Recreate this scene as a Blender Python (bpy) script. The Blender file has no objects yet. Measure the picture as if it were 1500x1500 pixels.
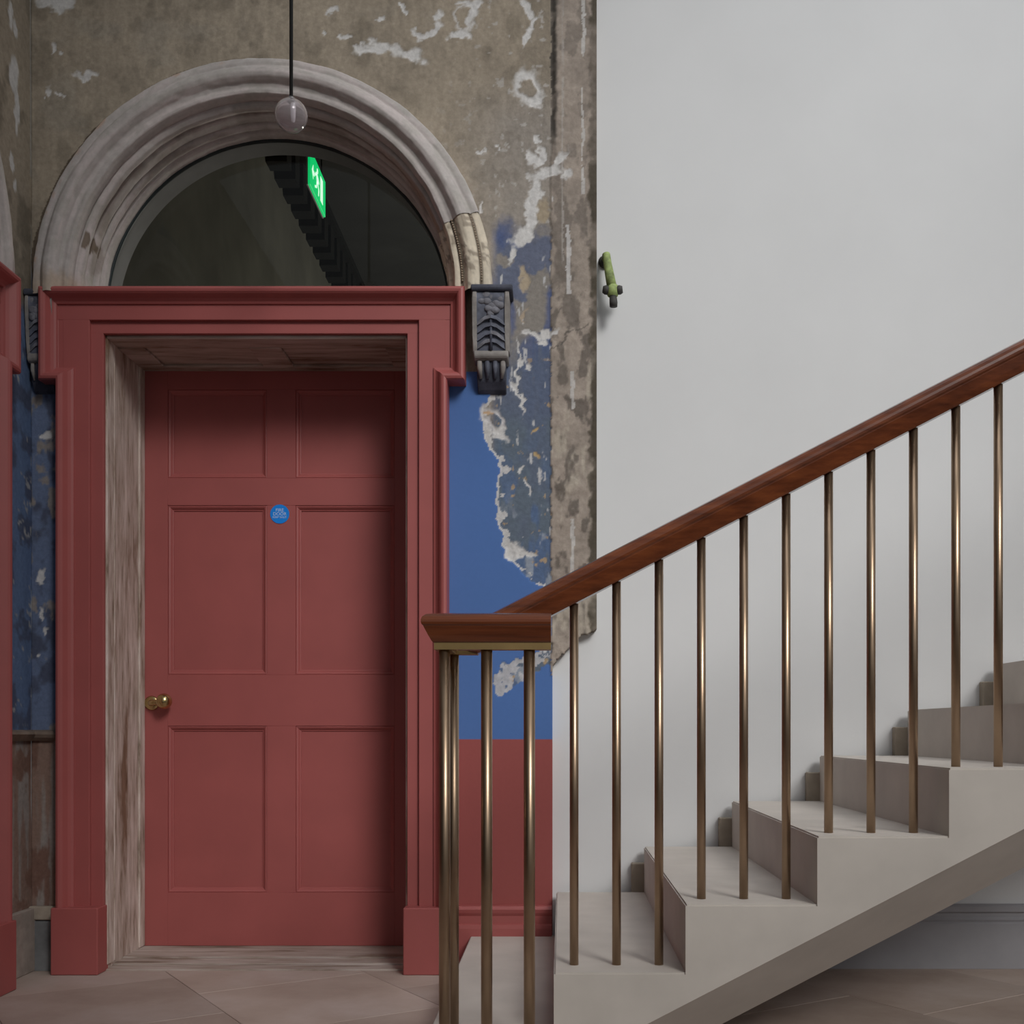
import bpy, bmesh, math, random
import numpy as np
from mathutils import Vector, Matrix

random.seed(7)
SC = bpy.context.scene
COL = SC.collection
PI = math.pi

# ------------------------------------------------------------------ camera
CAM_D, CAM_H, FPX = 4.2, 0.876, 1680.0     # distance to the door wall, eye height, focal length in px of a 1500 px frame
cd = bpy.data.cameras.new('camera'); cam = bpy.data.objects.new('camera', cd); COL.objects.link(cam)
cd.sensor_fit = 'HORIZONTAL'; cd.sensor_width = 36.0; cd.lens = FPX / 1500.0 * 36.0
cd.shift_x = (750 - 822) / 1500.0; cd.shift_y = (1070 - 750) / 1500.0
cam.location = (0, -CAM_D, CAM_H); cam.rotation_euler = (PI / 2, 0, 0)
cd.clip_start = 0.05
SC.camera = cam

# ------------------------------------------------------------------ world, lights, exposure
wd = bpy.data.worlds.new('room_ambience'); SC.world = wd; wd.use_nodes = True
bg = wd.node_tree.nodes['Background']; bg.inputs[0].default_value = (0.92, 0.96, 1.0, 1); bg.inputs[1].default_value = 0.215


def area_light(name, loc, target, sx, sy, power, color, spread=PI):
    ld = bpy.data.lights.new(name, 'AREA'); ld.shape = 'RECTANGLE'; ld.size = sx; ld.size_y = sy
    ld.energy = power; ld.color = color; ld.spread = spread
    o = bpy.data.objects.new(name, ld); COL.objects.link(o); o.location = loc
    o.rotation_euler = (Vector(target) - Vector(loc)).to_track_quat('-Z', 'Y').to_euler()
    return o


area_light('stairwell_window_light', (2.95, -5.0, 5.25), (0.45, 0, 1.75), 3.8, 4.4, 31, (1.0, 0.985, 0.96), math.radians(26))
area_light('tread_fill_light', (1.5, -1.3, 6.2), (1.3, -0.7, 0.6), 2.4, 1.8, 11, (0.93, 0.96, 1.0), math.radians(80))  # unseen overhead fill, added to brighten the treads
SC.view_settings.view_transform = 'Standard'; SC.view_settings.look = 'None'
SC.view_settings.gamma = 1.0; SC.view_settings.use_curve_mapping = False
SC.view_settings.exposure = 0.0


# ------------------------------------------------------------------ helpers
def S(r, g, b):
    f = lambda c: (c / 255 / 12.92) if c / 255 <= 0.04045 else ((c / 255 + 0.055) / 1.055) ** 2.4
    return (f(r), f(g), f(b))


def frac(a): return a - np.floor(a)


def vnoise(x, y, seed=0.0):
    i = np.floor(x); j = np.floor(y); u = x - i; v = y - j
    u = u * u * (3 - 2 * u); v = v * v * (3 - 2 * v)
    h = lambda a, b: frac(np.sin(a * 127.1 + b * 311.7 + seed * 74.7) * 43758.5453)
    return (h(i, j) * (1 - u) + h(i + 1, j) * u) * (1 - v) + (h(i, j + 1) * (1 - u) + h(i + 1, j + 1) * u) * v


def fbm(x, y, seed=0.0, octv=5, gain=0.5):
    s = 0; a = 1; t = 0
    for k in range(octv):
        s = s + a * vnoise(x * 2 ** k, y * 2 ** k, seed + k * 3.1); t += a; a *= gain
    return s / t


def smooth(a, b, x):
    t = np.clip((x - a) / (b - a), 0, 1); return t * t * (3 - 2 * t)


def mixc(c, col, m):
    return c * (1 - m[..., None]) + np.array(col) * m[..., None]


def nodes(name):
    m = bpy.data.materials.new(name); m.use_nodes = True
    nt = m.node_tree; p = nt.nodes['Principled BSDF']
    return m, nt, p


def add_noise(nt, scale, detail=6, rough=0.55, stretch=(1, 1, 1), coord='Object'):
    tc = nt.nodes.new('ShaderNodeTexCoord'); mp = nt.nodes.new('ShaderNodeMapping')
    mp.inputs['Scale'].default_value = stretch
    nt.links.new(tc.outputs[coord], mp.inputs['Vector'])
    n = nt.nodes.new('ShaderNodeTexNoise'); n.inputs['Scale'].default_value = scale
    n.inputs['Detail'].default_value = detail; n.inputs['Roughness'].default_value = rough
    nt.links.new(mp.outputs[0], n.inputs['Vector'])
    return n


def add_ramp(nt, src, stops):
    r = nt.nodes.new('ShaderNodeValToRGB'); e = r.color_ramp.elements
    while len(e) < len(stops): e.new(0.5)
    for k, (p, c) in enumerate(stops):
        e[k].position = p; e[k].color = (*c, 1)
    nt.links.new(src, r.inputs[0]); return r


def add_bump(nt, p, src, strength, dist):
    b = nt.nodes.new('ShaderNodeBump'); b.inputs['Strength'].default_value = strength; b.inputs['Distance'].default_value = dist
    nt.links.new(src, b.inputs['Height']); nt.links.new(b.outputs[0], p.inputs['Normal']); return b


def paint(name, col, rough=0.5, var=0.12, scale=6.0, bump=0.15, bdist=0.002, bscale=60, metallic=0.0, stretch=(1, 1, 1), spec=0.5):
    m, nt, p = nodes(name)
    n = add_noise(nt, scale, stretch=stretch)
    lo = tuple(c * (1 - var) for c in col); hi = tuple(min(1, c * (1 + var)) for c in col)
    r = add_ramp(nt, n.outputs['Fac'], [(0.3, lo), (0.7, hi)])
    nt.links.new(r.outputs[0], p.inputs['Base Color'])
    p.inputs['Roughness'].default_value = rough; p.inputs['Metallic'].default_value = metallic
    p.inputs['Specular IOR Level'].default_value = spec
    if bump:
        n2 = add_noise(nt, bscale, stretch=stretch); add_bump(nt, p, n2.outputs['Fac'], bump, bdist)
    return m


def attr_mat(name, rough=0.85, bump=0.5, bdist=0.004, bscale=40, var=0.2):
    m, nt, p = nodes(name)
    a = nt.nodes.new('ShaderNodeAttribute'); a.attribute_name = 'paint'
    n = add_noise(nt, 55, 8, 0.65)
    r = add_ramp(nt, n.outputs['Fac'], [(0.3, (1 - var,) * 3), (0.7, (1 + var * 0.6,) * 3)])
    mx = nt.nodes.new('ShaderNodeMix'); mx.data_type = 'RGBA'; mx.blend_type = 'MULTIPLY'
    nt.links.new(a.outputs['Alpha'], mx.inputs[0]); nt.links.new(a.outputs['Color'], mx.inputs[6]); nt.links.new(r.outputs[0], mx.inputs[7])
    nt.links.new(mx.outputs[2], p.inputs['Base Color'])
    p.inputs['Roughness'].default_value = rough; p.inputs['Specular IOR Level'].default_value = 0.25
    n2 = add_noise(nt, bscale, 8, 0.6)
    ml = nt.nodes.new('ShaderNodeMath'); ml.operation = 'MULTIPLY'
    nt.links.new(n2.outputs['Fac'], ml.inputs[0]); nt.links.new(a.outputs['Alpha'], ml.inputs[1])
    add_bump(nt, p, ml.outputs[0], bump, bdist)
    return m


def emit(name, col, strength):
    m, nt, p = nodes(name)
    p.inputs['Base Color'].default_value = (*col, 1); p.inputs['Emission Color'].default_value = (*col, 1)
    p.inputs['Emission Strength'].default_value = strength; return m


def tag(o, label=None, cat=None, group=None, kind=None):
    if label: o['label'] = label
    if cat: o['category'] = cat
    if group: o['group'] = group
    if kind: o['kind'] = kind
    return o


def link(name, me, mat, parent=None):
    o = bpy.data.objects.new(name, me); COL.objects.link(o)
    if mat and not me.materials: me.materials.append(mat)
    if parent: o.parent = parent
    return o


def empty(name, loc=(0, 0, 0), rz=0.0):
    o = bpy.data.objects.new(name, None); COL.objects.link(o); o.location = loc; o.rotation_euler = (0, 0, rz)
    o.empty_display_size = 0.05; return o


def done(name, bm, mat, parent=None, smooth_=False, bevel=0.0):
    if bevel: bmesh.ops.bevel(bm, geom=list(bm.edges), offset=bevel, segments=1, affect='EDGES', clamp_overlap=True)
    bmesh.ops.recalc_face_normals(bm, faces=list(bm.faces))
    me = bpy.data.meshes.new(name); bm.to_mesh(me); bm.free()
    if smooth_: me.polygons.foreach_set('use_smooth', [True] * len(me.polygons))
    return link(name, me, mat, parent)


def add_box(bm, x0, x1, y0, y1, z0, z1):
    v = [bm.verts.new((x, y, z)) for x in (x0, x1) for y in (y0, y1) for z in (z0, z1)]
    for f in ((0, 1, 3, 2), (4, 6, 7, 5), (0, 4, 5, 1), (2, 3, 7, 6), (0, 2, 6, 4), (1, 5, 7, 3)): bm.faces.new([v[i] for i in f])


def box(name, x0, x1, y0, y1, z0, z1, mat, parent=None, bevel=0.0015):
    bm = bmesh.new(); add_box(bm, x0, x1, y0, y1, z0, z1); return done(name, bm, mat, parent, bevel=bevel)


def add_tube(bm, pts, rad, seg=16, caps=True):
    """tube along points; rad a number or one per point"""
    pts = [Vector(p) for p in pts]; n = len(pts)
    rads = rad if isinstance(rad, (list, tuple)) else [rad] * n
    rings = []; up = None
    for i, p in enumerate(pts):
        d = (pts[min(i + 1, n - 1)] - pts[max(i - 1, 0)]).normalized()
        if up is None: up = Vector((0, 0, 1)) if abs(d.z) < 0.9 else Vector((1, 0, 0))
        a = d.cross(up).normalized(); b = a.cross(d).normalized(); up = b
        rings.append([bm.verts.new(p + (a * math.cos(2 * PI * k / seg) + b * math.sin(2 * PI * k / seg)) * rads[i]) for k in range(seg)])
    for i in range(n - 1):
        for k in range(seg):
            bm.faces.new((rings[i][k], rings[i][(k + 1) % seg], rings[i + 1][(k + 1) % seg], rings[i + 1][k]))
    if caps: bm.faces.new(rings[0]); bm.faces.new(list(reversed(rings[-1])))


def add_lathe(bm, prof, origin, axis='z', seg=24):
    """prof: list of (radius, height) along the axis"""
    o = Vector(origin); rings = []
    for r, h in prof:
        ring = []
        for k in range(seg):
            a = 2 * PI * k / seg; c, s = r * math.cos(a), r * math.sin(a)
            q = {'z': (c, s, h), 'y': (c, h, s), 'x': (h, c, s)}[axis]
            ring.append(bm.verts.new(o + Vector(q)))
        rings.append(ring)
    for i in range(len(rings) - 1):
        for k in range(seg): bm.faces.new((rings[i][k], rings[i][(k + 1) % seg], rings[i + 1][(k + 1) % seg], rings[i + 1][k]))
    bm.faces.new(rings[0]); bm.faces.new(list(reversed(rings[-1])))


def add_prism(bm, poly, axis, a0, a1):
    """2-D polygon pushed along an axis: 'x' -> poly is (y, z); 'y' -> (x, z); 'z' -> (x, y)"""
    def P(q, a): return {'x': (a, q[0], q[1]), 'y': (q[0], a, q[1]), 'z': (q[0], q[1], a)}[axis]
    A = [bm.verts.new(P(q, a0)) for q in poly]; B = [bm.verts.new(P(q, a1)) for q in poly]
    n = len(poly); bm.faces.new(A); bm.faces.new(list(reversed(B)))
    for i in range(n): bm.faces.new((A[i], A[(i + 1) % n], B[(i + 1) % n], B[i]))


def copy_tree(o, parent=None):
    c = o.copy(); COL.objects.link(c); c.parent = parent
    for ch in list(o.children): copy_tree(ch, c)
    return c


def grid_mesh(name, P, C, keep, mat, parent=None, skirt=None, rough=None):
    """P (nz,nx,3) points, C (nz,nx,3) colours, keep (nz-1,nx-1) cells; skirt: vector to push the open rims along"""
    nz, nx = P.shape[:2]; idx = np.arange(nz * nx).reshape(nz, nx)
    q = np.stack([idx[:-1, :-1], idx[:-1, 1:], idx[1:, 1:], idx[1:, :-1]], -1)[keep]
    verts = P.reshape(-1, 3); cols = np.concatenate([C, np.ones(C.shape[:2] + (1,)) if rough is None else rough[..., None]], -1).reshape(-1, 4)
    if skirt is not None:
        kp = np.pad(keep, 1); e = []
        r = keep & ~kp[1:-1, 2:]; e.append(np.stack([idx[:-1, 1:][r], idx[1:, 1:][r]], -1))
        l = keep & ~kp[1:-1, :-2]; e.append(np.stack([idx[1:, :-1][l], idx[:-1, :-1][l]], -1))
        b = keep & ~kp[:-2, 1:-1]; e.append(np.stack([idx[:-1, :-1][b], idx[:-1, 1:][b]], -1))
        t = keep & ~kp[2:, 1:-1]; e.append(np.stack([idx[1:, 1:][t], idx[1:, :-1][t]], -1))
        e = np.concatenate(e); base = len(verts)
        verts = np.concatenate([verts, verts[e[:, 0]] + skirt, verts[e[:, 1]] + skirt]); cols = np.concatenate([cols, cols[e[:, 0]], cols[e[:, 1]]])
        k = np.arange(len(e)); q = np.concatenate([q, np.stack([e[:, 1], e[:, 0], base + k, base + len(e) + k], -1)])
    used = np.unique(q); remap = np.zeros(len(verts), np.int64); remap[used] = np.arange(len(used))
    q = remap[q]; verts = verts[used]; cols = cols[used]
    me = bpy.data.meshes.new(name); me.vertices.add(len(verts)); me.vertices.foreach_set('co', verts.astype(np.float32).ravel())
    me.loops.add(q.size); me.loops.foreach_set('vertex_index', q.astype(np.int32).ravel())
    me.polygons.add(len(q)); me.polygons.foreach_set('loop_start', np.arange(0, q.size, 4, dtype=np.int32))
    me.polygons.foreach_set('loop_total', np.full(len(q), 4, dtype=np.int32))
    me.update(calc_edges=True); me.validate()
    at = me.color_attributes.new('paint', 'FLOAT_COLOR', 'POINT')
    at.data.foreach_set('color', cols.astype(np.float32).ravel())
    me.polygons.foreach_set('use_smooth', [True] * len(me.polygons))
    return link(name, me, mat, parent)


# ------------------------------------------------------------------ materials
RED = (0.37, 0.095, 0.089)
M_red = paint('red_eggshell_paint', RED, 0.5, 0.07, 4, 0.08, 0.001, 90)
M_white = paint('white_lime_wash', (0.74, 0.745, 0.75), 0.9, 0.025, 2.2, 0.10, 0.003, 14, spec=0.2)
M_stone = paint('pale_stair_stone', (0.58, 0.53, 0.48), 0.75, 0.08, 5, 0.08, 0.001, 80, spec=0.3)
M_grey = paint('grey_skirting_paint', (0.33, 0.325, 0.345), 0.6, 0.08, 5, 0.1, 0.001, 60)
M_brass = paint('aged_brass', (0.44, 0.315, 0.215), 0.37, 0.12, 9, 0.03, 0.0005, 120, metallic=1.0)
M_knob = paint('polished_brass', (0.55, 0.42, 0.2), 0.22, 0.15, 30, 0, metallic=1.0)
M_wall = attr_mat('distressed_plaster')
M_arch = attr_mat('worn_lime_moulding', 0.85, 0.35, 0.003, 30, 0.12)
M_cable = paint('black_flex', (0.02, 0.022, 0.022), 0.5, 0.1, 20, 0)
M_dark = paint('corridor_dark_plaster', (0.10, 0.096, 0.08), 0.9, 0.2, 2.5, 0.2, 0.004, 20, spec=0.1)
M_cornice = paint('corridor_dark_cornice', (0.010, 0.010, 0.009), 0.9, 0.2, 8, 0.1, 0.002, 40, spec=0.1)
M_bluesign = paint('blue_sign_vinyl', S(25, 140, 240), 0.35, 0.03, 30, 0)
M_signtext = paint('pale_sign_print', S(200, 220, 245), 0.4, 0.02, 30, 0)
M_rim = paint('black_glazing_seal', (0.006, 0.014, 0.015), 0.5, 0.1, 30, 0)
M_cement = paint('filler_cement', (0.36, 0.31, 0.25), 0.9, 0.15, 14, 0.3, 0.003, 50, spec=0.2)


def make_mahogany():
    m, nt, p = nodes('polished_mahogany')
    n = add_noise(nt, 26, 8, 0.6, (0.10, 1.6, 1.6))
    r = add_ramp(nt, n.outputs['Fac'], [(0.30, (0.080, 0.019, 0.006)), (0.5, (0.15, 0.038, 0.012)), (0.72, (0.23, 0.062, 0.018))])
    nt.links.new(r.outputs[0], p.inputs['Base Color'])
    p.inputs['Roughness'].default_value = 0.27; p.inputs['Coat Weight'].default_value = 0.4; p.inputs['Coat Roughness'].default_value = 0.15
    add_bump(nt, p, n.outputs['Fac'], 0.06, 0.001)
    return m


M_mahog = make_mahogany()


def make_weathered(name, stretch, k):
    m, nt, p = nodes(name)
    n = add_noise(nt, 9, 9, 0.62, stretch)
    r = add_ramp(nt, n.outputs['Fac'], [(0.28, tuple(k * c for c in (0.12, 0.085, 0.06))), (0.42, tuple(k * c for c in (0.32, 0.265, 0.225))), (0.55, tuple(k * c for c in (0.42, 0.365, 0.33))), (0.66, tuple(k * c for c in (0.49, 0.44, 0.41))), (0.8, tuple(k * c for c in (0.58, 0.50, 0.42)))])
    n2 = add_noise(nt, 3.1, 6, 0.6, tuple(0.3 + 0.7 * s for s in stretch))
    r2 = add_ramp(nt, n2.outputs['Fac'], [(0.33, (0.42, 0.30, 0.22)), (0.45, (0.95, 0.92, 0.9)), (0.7, (1.1, 1.08, 1.08))])
    mx = nt.nodes.new('ShaderNodeMix'); mx.data_type = 'RGBA'; mx.blend_type = 'MULTIPLY'; mx.inputs[0].default_value = 1
    nt.links.new(r.outputs[0], mx.inputs[6]); nt.links.new(r2.outputs[0], mx.inputs[7])
    nt.links.new(mx.outputs[2], p.inputs['Base Color'])
    p.inputs['Roughness'].default_value = 0.85; add_bump(nt, p, n.outputs['Fac'], 0.45, 0.004)
    return m


M_oldwood_v = make_weathered('weathered_timber_upright', (3.4, 3.4, 0.6), 1.5)
M_oldwood_h = make_weathered('weathered_timber_level', (0.35, 3.2, 3.2), 1.15)


def make_flag():
    m, nt, p = nodes('worn_flagstone')
    n = add_noise(nt, 2.3, 8, 0.6, coord='Object')
    tc = nt.nodes.new('ShaderNodeObjectInfo')
    r = add_ramp(nt, n.outputs['Fac'], [(0.3, (0.36, 0.275, 0.23)), (0.5, (0.45, 0.36, 0.31)), (0.7, (0.53, 0.445, 0.405))])
    hs = nt.nodes.new('ShaderNodeHueSaturation')
    mr = nt.nodes.new('ShaderNodeMapRange'); mr.inputs['To Min'].default_value = 0.84; mr.inputs['To Max'].default_value = 1.12
    nt.links.new(tc.outputs['Random'], mr.inputs['Value']); nt.links.new(mr.outputs[0], hs.inputs['Value'])
    nt.links.new(r.outputs[0], hs.inputs['Color']); nt.links.new(hs.outputs[0], p.inputs['Base Color'])
    p.inputs['Roughness'].default_value = 0.7; p.inputs['Specular IOR Level'].default_value = 0.3
    n2 = add_noise(nt, 16, 8, 0.6); add_bump(nt, p, n2.outputs['Fac'], 0.2, 0.004)
    return m


M_flag = make_flag()
M_joint = paint('floor_joint_mortar', (0.20, 0.165, 0.14), 0.9, 0.15, 10, 0.2, 0.002, 40, spec=0.2)


def make_pane():
    m = bpy.data.materials.new('clear_window_glass'); m.use_nodes = True; nt = m.node_tree
    for n in list(nt.nodes): nt.nodes.remove(n)
    out = nt.nodes.new('ShaderNodeOutputMaterial'); mix = nt.nodes.new('ShaderNodeMixShader')
    fr = nt.nodes.new('ShaderNodeFresnel'); fr.inputs[0].default_value = 1.3
    tr = nt.nodes.new('ShaderNodeBsdfTransparent'); tr.inputs[0].default_value = (0.93, 0.94, 0.93, 1)
    gl = nt.nodes.new('ShaderNodeBsdfGlossy'); gl.inputs['Roughness'].default_value = 0.02
    nt.links.new(fr.outputs[0], mix.inputs[0]); nt.links.new(tr.outputs[0], mix.inputs[1]); nt.links.new(gl.outputs[0], mix.inputs[2])
    nt.links.new(mix.outputs[0], out.inputs[0]); return m


M_pane = make_pane()


def make_globe_glass():
    m, nt, p = nodes('clear_globe_glass')
    p.inputs['Transmission Weight'].default_value = 0.88; p.inputs['Roughness'].default_value = 0.08
    p.inputs['IOR'].default_value = 1.3; p.inputs['Base Color'].default_value = (0.90, 0.85, 0.87, 1)
    return m


M_globe = make_globe_glass()

# ------------------------------------------------------------------ the old back wall with its layers of paint
CX, SPR = -1.08, 2.474           # centre and springing height of the round arch
DOOR_C, DA, DB = -1.112, 0.5524, 0.703   # centre, half opening, half outer width of the door surround
XL = -1.94                        # left wall
RESW = 0.0045
xs = np.arange(XL, 0.1301, RESW); zs = np.arange(0, 4.0, RESW)
X, Z = np.meshgrid(xs, zs)
U = 822 + 400 * X; V = 1070 - 400 * (Z - CAM_H)     # wall coordinates, 400 to the metre, growing right and down
n1 = fbm(X * 3, Z * 3, 1); n2 = fbm(X * 11, Z * 11, 2); n3 = fbm(X * 30, Z * 30, 3, 4); n4 = fbm(X * 60, Z * 60, 4, 3)
nv = fbm(X * 34, Z * 3.2, 5, 4)                       # drips and vertical streaks
wu = U + (fbm(X * 16, Z * 16, 8) - 0.5) * 34 + (n4 - 0.5) * 10
wv = V + (fbm(X * 16, Z * 16, 9) - 0.5) * 34 + (fbm(X * 60, Z * 60, 10, 3) - 0.5) * 10
H = np.zeros_like(X)
C = np.ones(X.shape + (3,)) * np.array((0.345, 0.292, 0.228))
C = C * (0.72 + 0.56 * n1)[..., None]
C = mixc(C, (0.165, 0.14, 0.105), smooth(0.54, 0.72, n2) * 0.4)
C = mixc(C, (0.33, 0.295, 0.245), smooth(0.56, 0.75, fbm(X * 6, Z * 9, 12)) * 0.5)
C = mixc(C, (0.33, 0.30, 0.275), smooth(640, 760, U) * smooth(90, 200, V) * 0.65)
C = C * (0.86 + 0.28 * fbm(X * 48, Z * 12, 14, 3))[..., None]
C = mixc(C, (0.17, 0.145, 0.115), smooth(0.60, 0.70, fbm(X * 30, Z * 22, 15, 4)) * 0.25)
C = mixc(C, (0.50, 0.47, 0.44), smooth(0.715, 0.76, fbm(X * 42, Z * 42, 16, 3)) * smooth(600, 760, U) * 0.7)
H += (n1 - 0.5) * 0.006 + (n2 - 0.5) * 0.002
WHITE = (0.66, 0.645, 0.63)


def chip(u, v, ru, rv, rot=0.0, soft=0.25, col=WHITE, dh=-0.002, hollow=0.0):
    """a flake of lost paint: noisy ellipse; hollow leaves the middle as it was"""
    global C, H
    c, s = math.cos(rot), math.sin(rot); du, dv = wu - u, wv - v
    d = np.sqrt(((du * c + dv * s) / ru) ** 2 + ((-du * s + dv * c) / rv) ** 2)
    m = 1 - smooth(1 - soft, 1 + soft, d)
    if hollow: m = m * smooth(hollow - 0.12, hollow + 0.12, d)
    C = mixc(C, col, m); H += m * dh


ad = np.hypot(X - CX, Z - SPR)      # dark brown line along the arch moulding, stronger on the left
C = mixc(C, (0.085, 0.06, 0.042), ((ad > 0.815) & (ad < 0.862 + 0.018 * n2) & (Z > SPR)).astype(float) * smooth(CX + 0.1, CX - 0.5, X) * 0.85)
# blue paint left on the old plaster, right of the arch and beside the left surround
blue = smooth(318, 352, wv - 0.14 * (wu - 740)) * smooth(716, 732, U)
C = mixc(C, (0.115, 0.14, 0.22), blue * 0.9)
C = mixc(C, (0.27, 0.245, 0.22), blue * smooth(0.49, 0.56, fbm(X * 13, Z * 10, 21)) * (1 - smooth(520, 620, V)))
C = mixc(C, (0.075, 0.11, 0.25), blue * smooth(0.46, 0.56, fbm(X * 9, Z * 5, 22) + 0.10 * smooth(770, 800, U)) * smooth(0.44, 0.6, nv + 0.1) * (0.75 - 0.3 * smooth(520, 640, V)))
C = mixc(C, (0.12, 0.15, 0.215), blue * smooth(480, 540, wv) * 0.7)
C = mixc(C, (0.13, 0.165, 0.21), blue * smooth(590, 640, wv) * (0.35 + 0.6 * smooth(0.35, 0.6, n2)))
C = mixc(C, (0.10, 0.16, 0.30), blue * smooth(600, 760, V) * smooth(0.5, 0.62, fbm(X * 20, Z * 6, 23)) * 0.8)
C = mixc(C, (0.36, 0.40, 0.46), blue * smooth(0.56, 0.66, fbm(X * 26, Z * 12, 24)) * smooth(700, 800, V) * 0.75)
C = mixc(C, (0.50, 0.36, 0.20), blue * smooth(0.73, 0.77, fbm(X * 34, Z * 30, 25)) * smooth(480, 560, V) * 0.8)
C = mixc(C, (0.55, 0.55, 0.56), blue * smooth(0.70, 0.76, fbm(X * 50, Z * 15, 26)))
lb = (1 - smooth(118, 130, U)) * smooth(405, 430, wv)
C = mixc(C, (0.15, 0.195, 0.31), lb); C = mixc(C, (0.09, 0.105, 0.16), lb * smooth(0.5, 0.62, fbm(X * 14, Z * 10, 27)))
C = mixc(C, (0.30, 0.27, 0.25), lb * smooth(0.62, 0.7, fbm(X * 22, Z * 12, 28)))
# freshly painted smooth blue with its ragged edge
ev = np.array([520, 548, 562, 585, 600, 625, 655, 672, 690, 705, 735, 760, 785, 800, 815, 835, 850, 868, 1500])
eu = np.array([692, 700, 722, 716, 706, 706, 716, 728, 735, 727, 727, 729, 737, 736, 744, 764, 776, 815, 815])
edge = np.interp(V, ev, eu) + (fbm(X * 45, Z * 45, 31, 3) - 0.5) * 9
rem = np.array([(722, 985), (736, 974), (770, 962), (812, 940), (812, 966), (776, 994), (758, 1003), (728, 1020)], float)


def inside(px, py, poly):
    r = np.zeros(px.shape, bool); n = len(poly)
    for i in range(n):
        x0, y0 = poly[i]; x1, y1 = poly[(i + 1) % n]
        with np.errstate(divide='ignore', invalid='ignore'):
            r ^= ((y0 > py) != (y1 > py)) & (px < (x1 - x0) * (py - y0) / (y1 - y0) + x0)
    return r


jt = (n4 - 0.5) * 12
rm = inside(U + jt, V + jt, rem)
fresh = (U < edge) & (U > 560) & (V > 545) & ~rm & (U < 812)
fm = fresh.astype(float)
C = mixc(C, WHITE, ((np.abs(U - edge) < 4 + 9 * smooth(0.42, 0.66, n3)) & (V > 556) & (V < 875) & (n2 > 0.36)).astype(float) * 0.85)
C = mixc(C, (0.58, 0.57, 0.58), (rm & (n3 > 0.46)).astype(float) * 0.75)
FB = np.array((0.084, 0.175, 0.43))
C = C * (1 - fm[..., None]) + FB * (0.95 + 0.1 * n1)[..., None] * fm[..., None]
H = H * (1 - fm) + (0.003 + (n1 - 0.5) * 0.002) * fm
# red dado below
dado = ((V > 1083) & (U > 560) & (U < 812)).astype(float)
C = mixc(C, (0.33, 0.088, 0.082), dado); H = H * (1 - dado) + 0.003 * dado
ld_ = (1 - smooth(118, 130, U)) * (V > 1082)
C = mixc(C, (0.27, 0.18, 0.145), ld_.astype(float)); C = mixc(C, (0.31, 0.275, 0.255), ld_ * smooth(0.45, 0.6, nv)); C = mixc(C, (0.20, 0.115, 0.09), ld_ * smooth(0.56, 0.66, fbm(X * 20, Z * 5, 40)))
# bare pilaster strip between the blue and the white wall
st = ((U > 807 + (n4 - 0.5) * 5) & (V < 990)).astype(float)
SC_ = np.ones(X.shape + (3,)) * np.array((0.36, 0.305, 0.26)) * (0.7 + 0.6 * n2)[..., None]
SC_ = mixc(SC_, (0.17, 0.145, 0.125), smooth(0.52, 0.62, fbm(X * 24, Z * 16, 51)) * (0.55 + 0.4 * smooth(150, 620, V)))
SC_ = mixc(SC_, (0.50, 0.44, 0.365), smooth(0.54, 0.64, fbm(X * 18, Z * 6, 52)) * smooth(400, 560, V) * 0.8)
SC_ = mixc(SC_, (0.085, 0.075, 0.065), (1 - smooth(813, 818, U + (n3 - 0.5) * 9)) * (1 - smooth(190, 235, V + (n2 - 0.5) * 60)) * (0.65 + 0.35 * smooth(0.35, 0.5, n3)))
SC_ = mixc(SC_, (0.46, 0.43, 0.40), (np.abs(U - 824 + (n3 - 0.5) * 3) < 1.3).astype(float) * (V < 470) * smooth(0.38, 0.5, nv) * 0.6)
SC_ = mixc(SC_, (0.09, 0.075, 0.055), smooth(862, 867, U + (n3 - 0.5) * 16) * (0.55 + 0.42 * smooth(0.38, 0.5, fbm(X * 4, Z * 5, 53))))
SC_ = mixc(SC_, (0.62, 0.60, 0.58), (np.abs(U - 855 + (n3 - 0.5) * 8) < 2.5).astype(float) * ((V < 285) & (nv + n2 > 0.9)) * 0.8)
SC_ = mixc(SC_, (0.66, 0.64, 0.63), (np.abs(U - 833 + (n3 - 0.5) * 6) < 3.2).astype(float) * ((V > 330) & (V < 432)) * 0.8)
SC_ = mixc(SC_, (0.60, 0.58, 0.56), (np.abs(U - 839 + (n3 - 0.5) * 6) < 2.6).astype(float) * (((V > 545) & (V < 600)) | ((V > 760) & (V < 840))) * 0.8)
SC_ = mixc(SC_, (0.09, 0.08, 0.07), (np.abs((V - 520) + 0.8 * (U - 800) + (n3 - 0.5) * 26) < 1.6).astype(float) * (U < 862) * 0.6)
C = C * (1 - st[..., None]) + SC_ * st[..., None]
H += st * (0.006 + (n2 - 0.5) * 0.008 + (n3 - 0.5) * 0.004 - 0.01 * (1 - smooth(808, 816, U)) * (1 - smooth(170, 240, V)))
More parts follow.
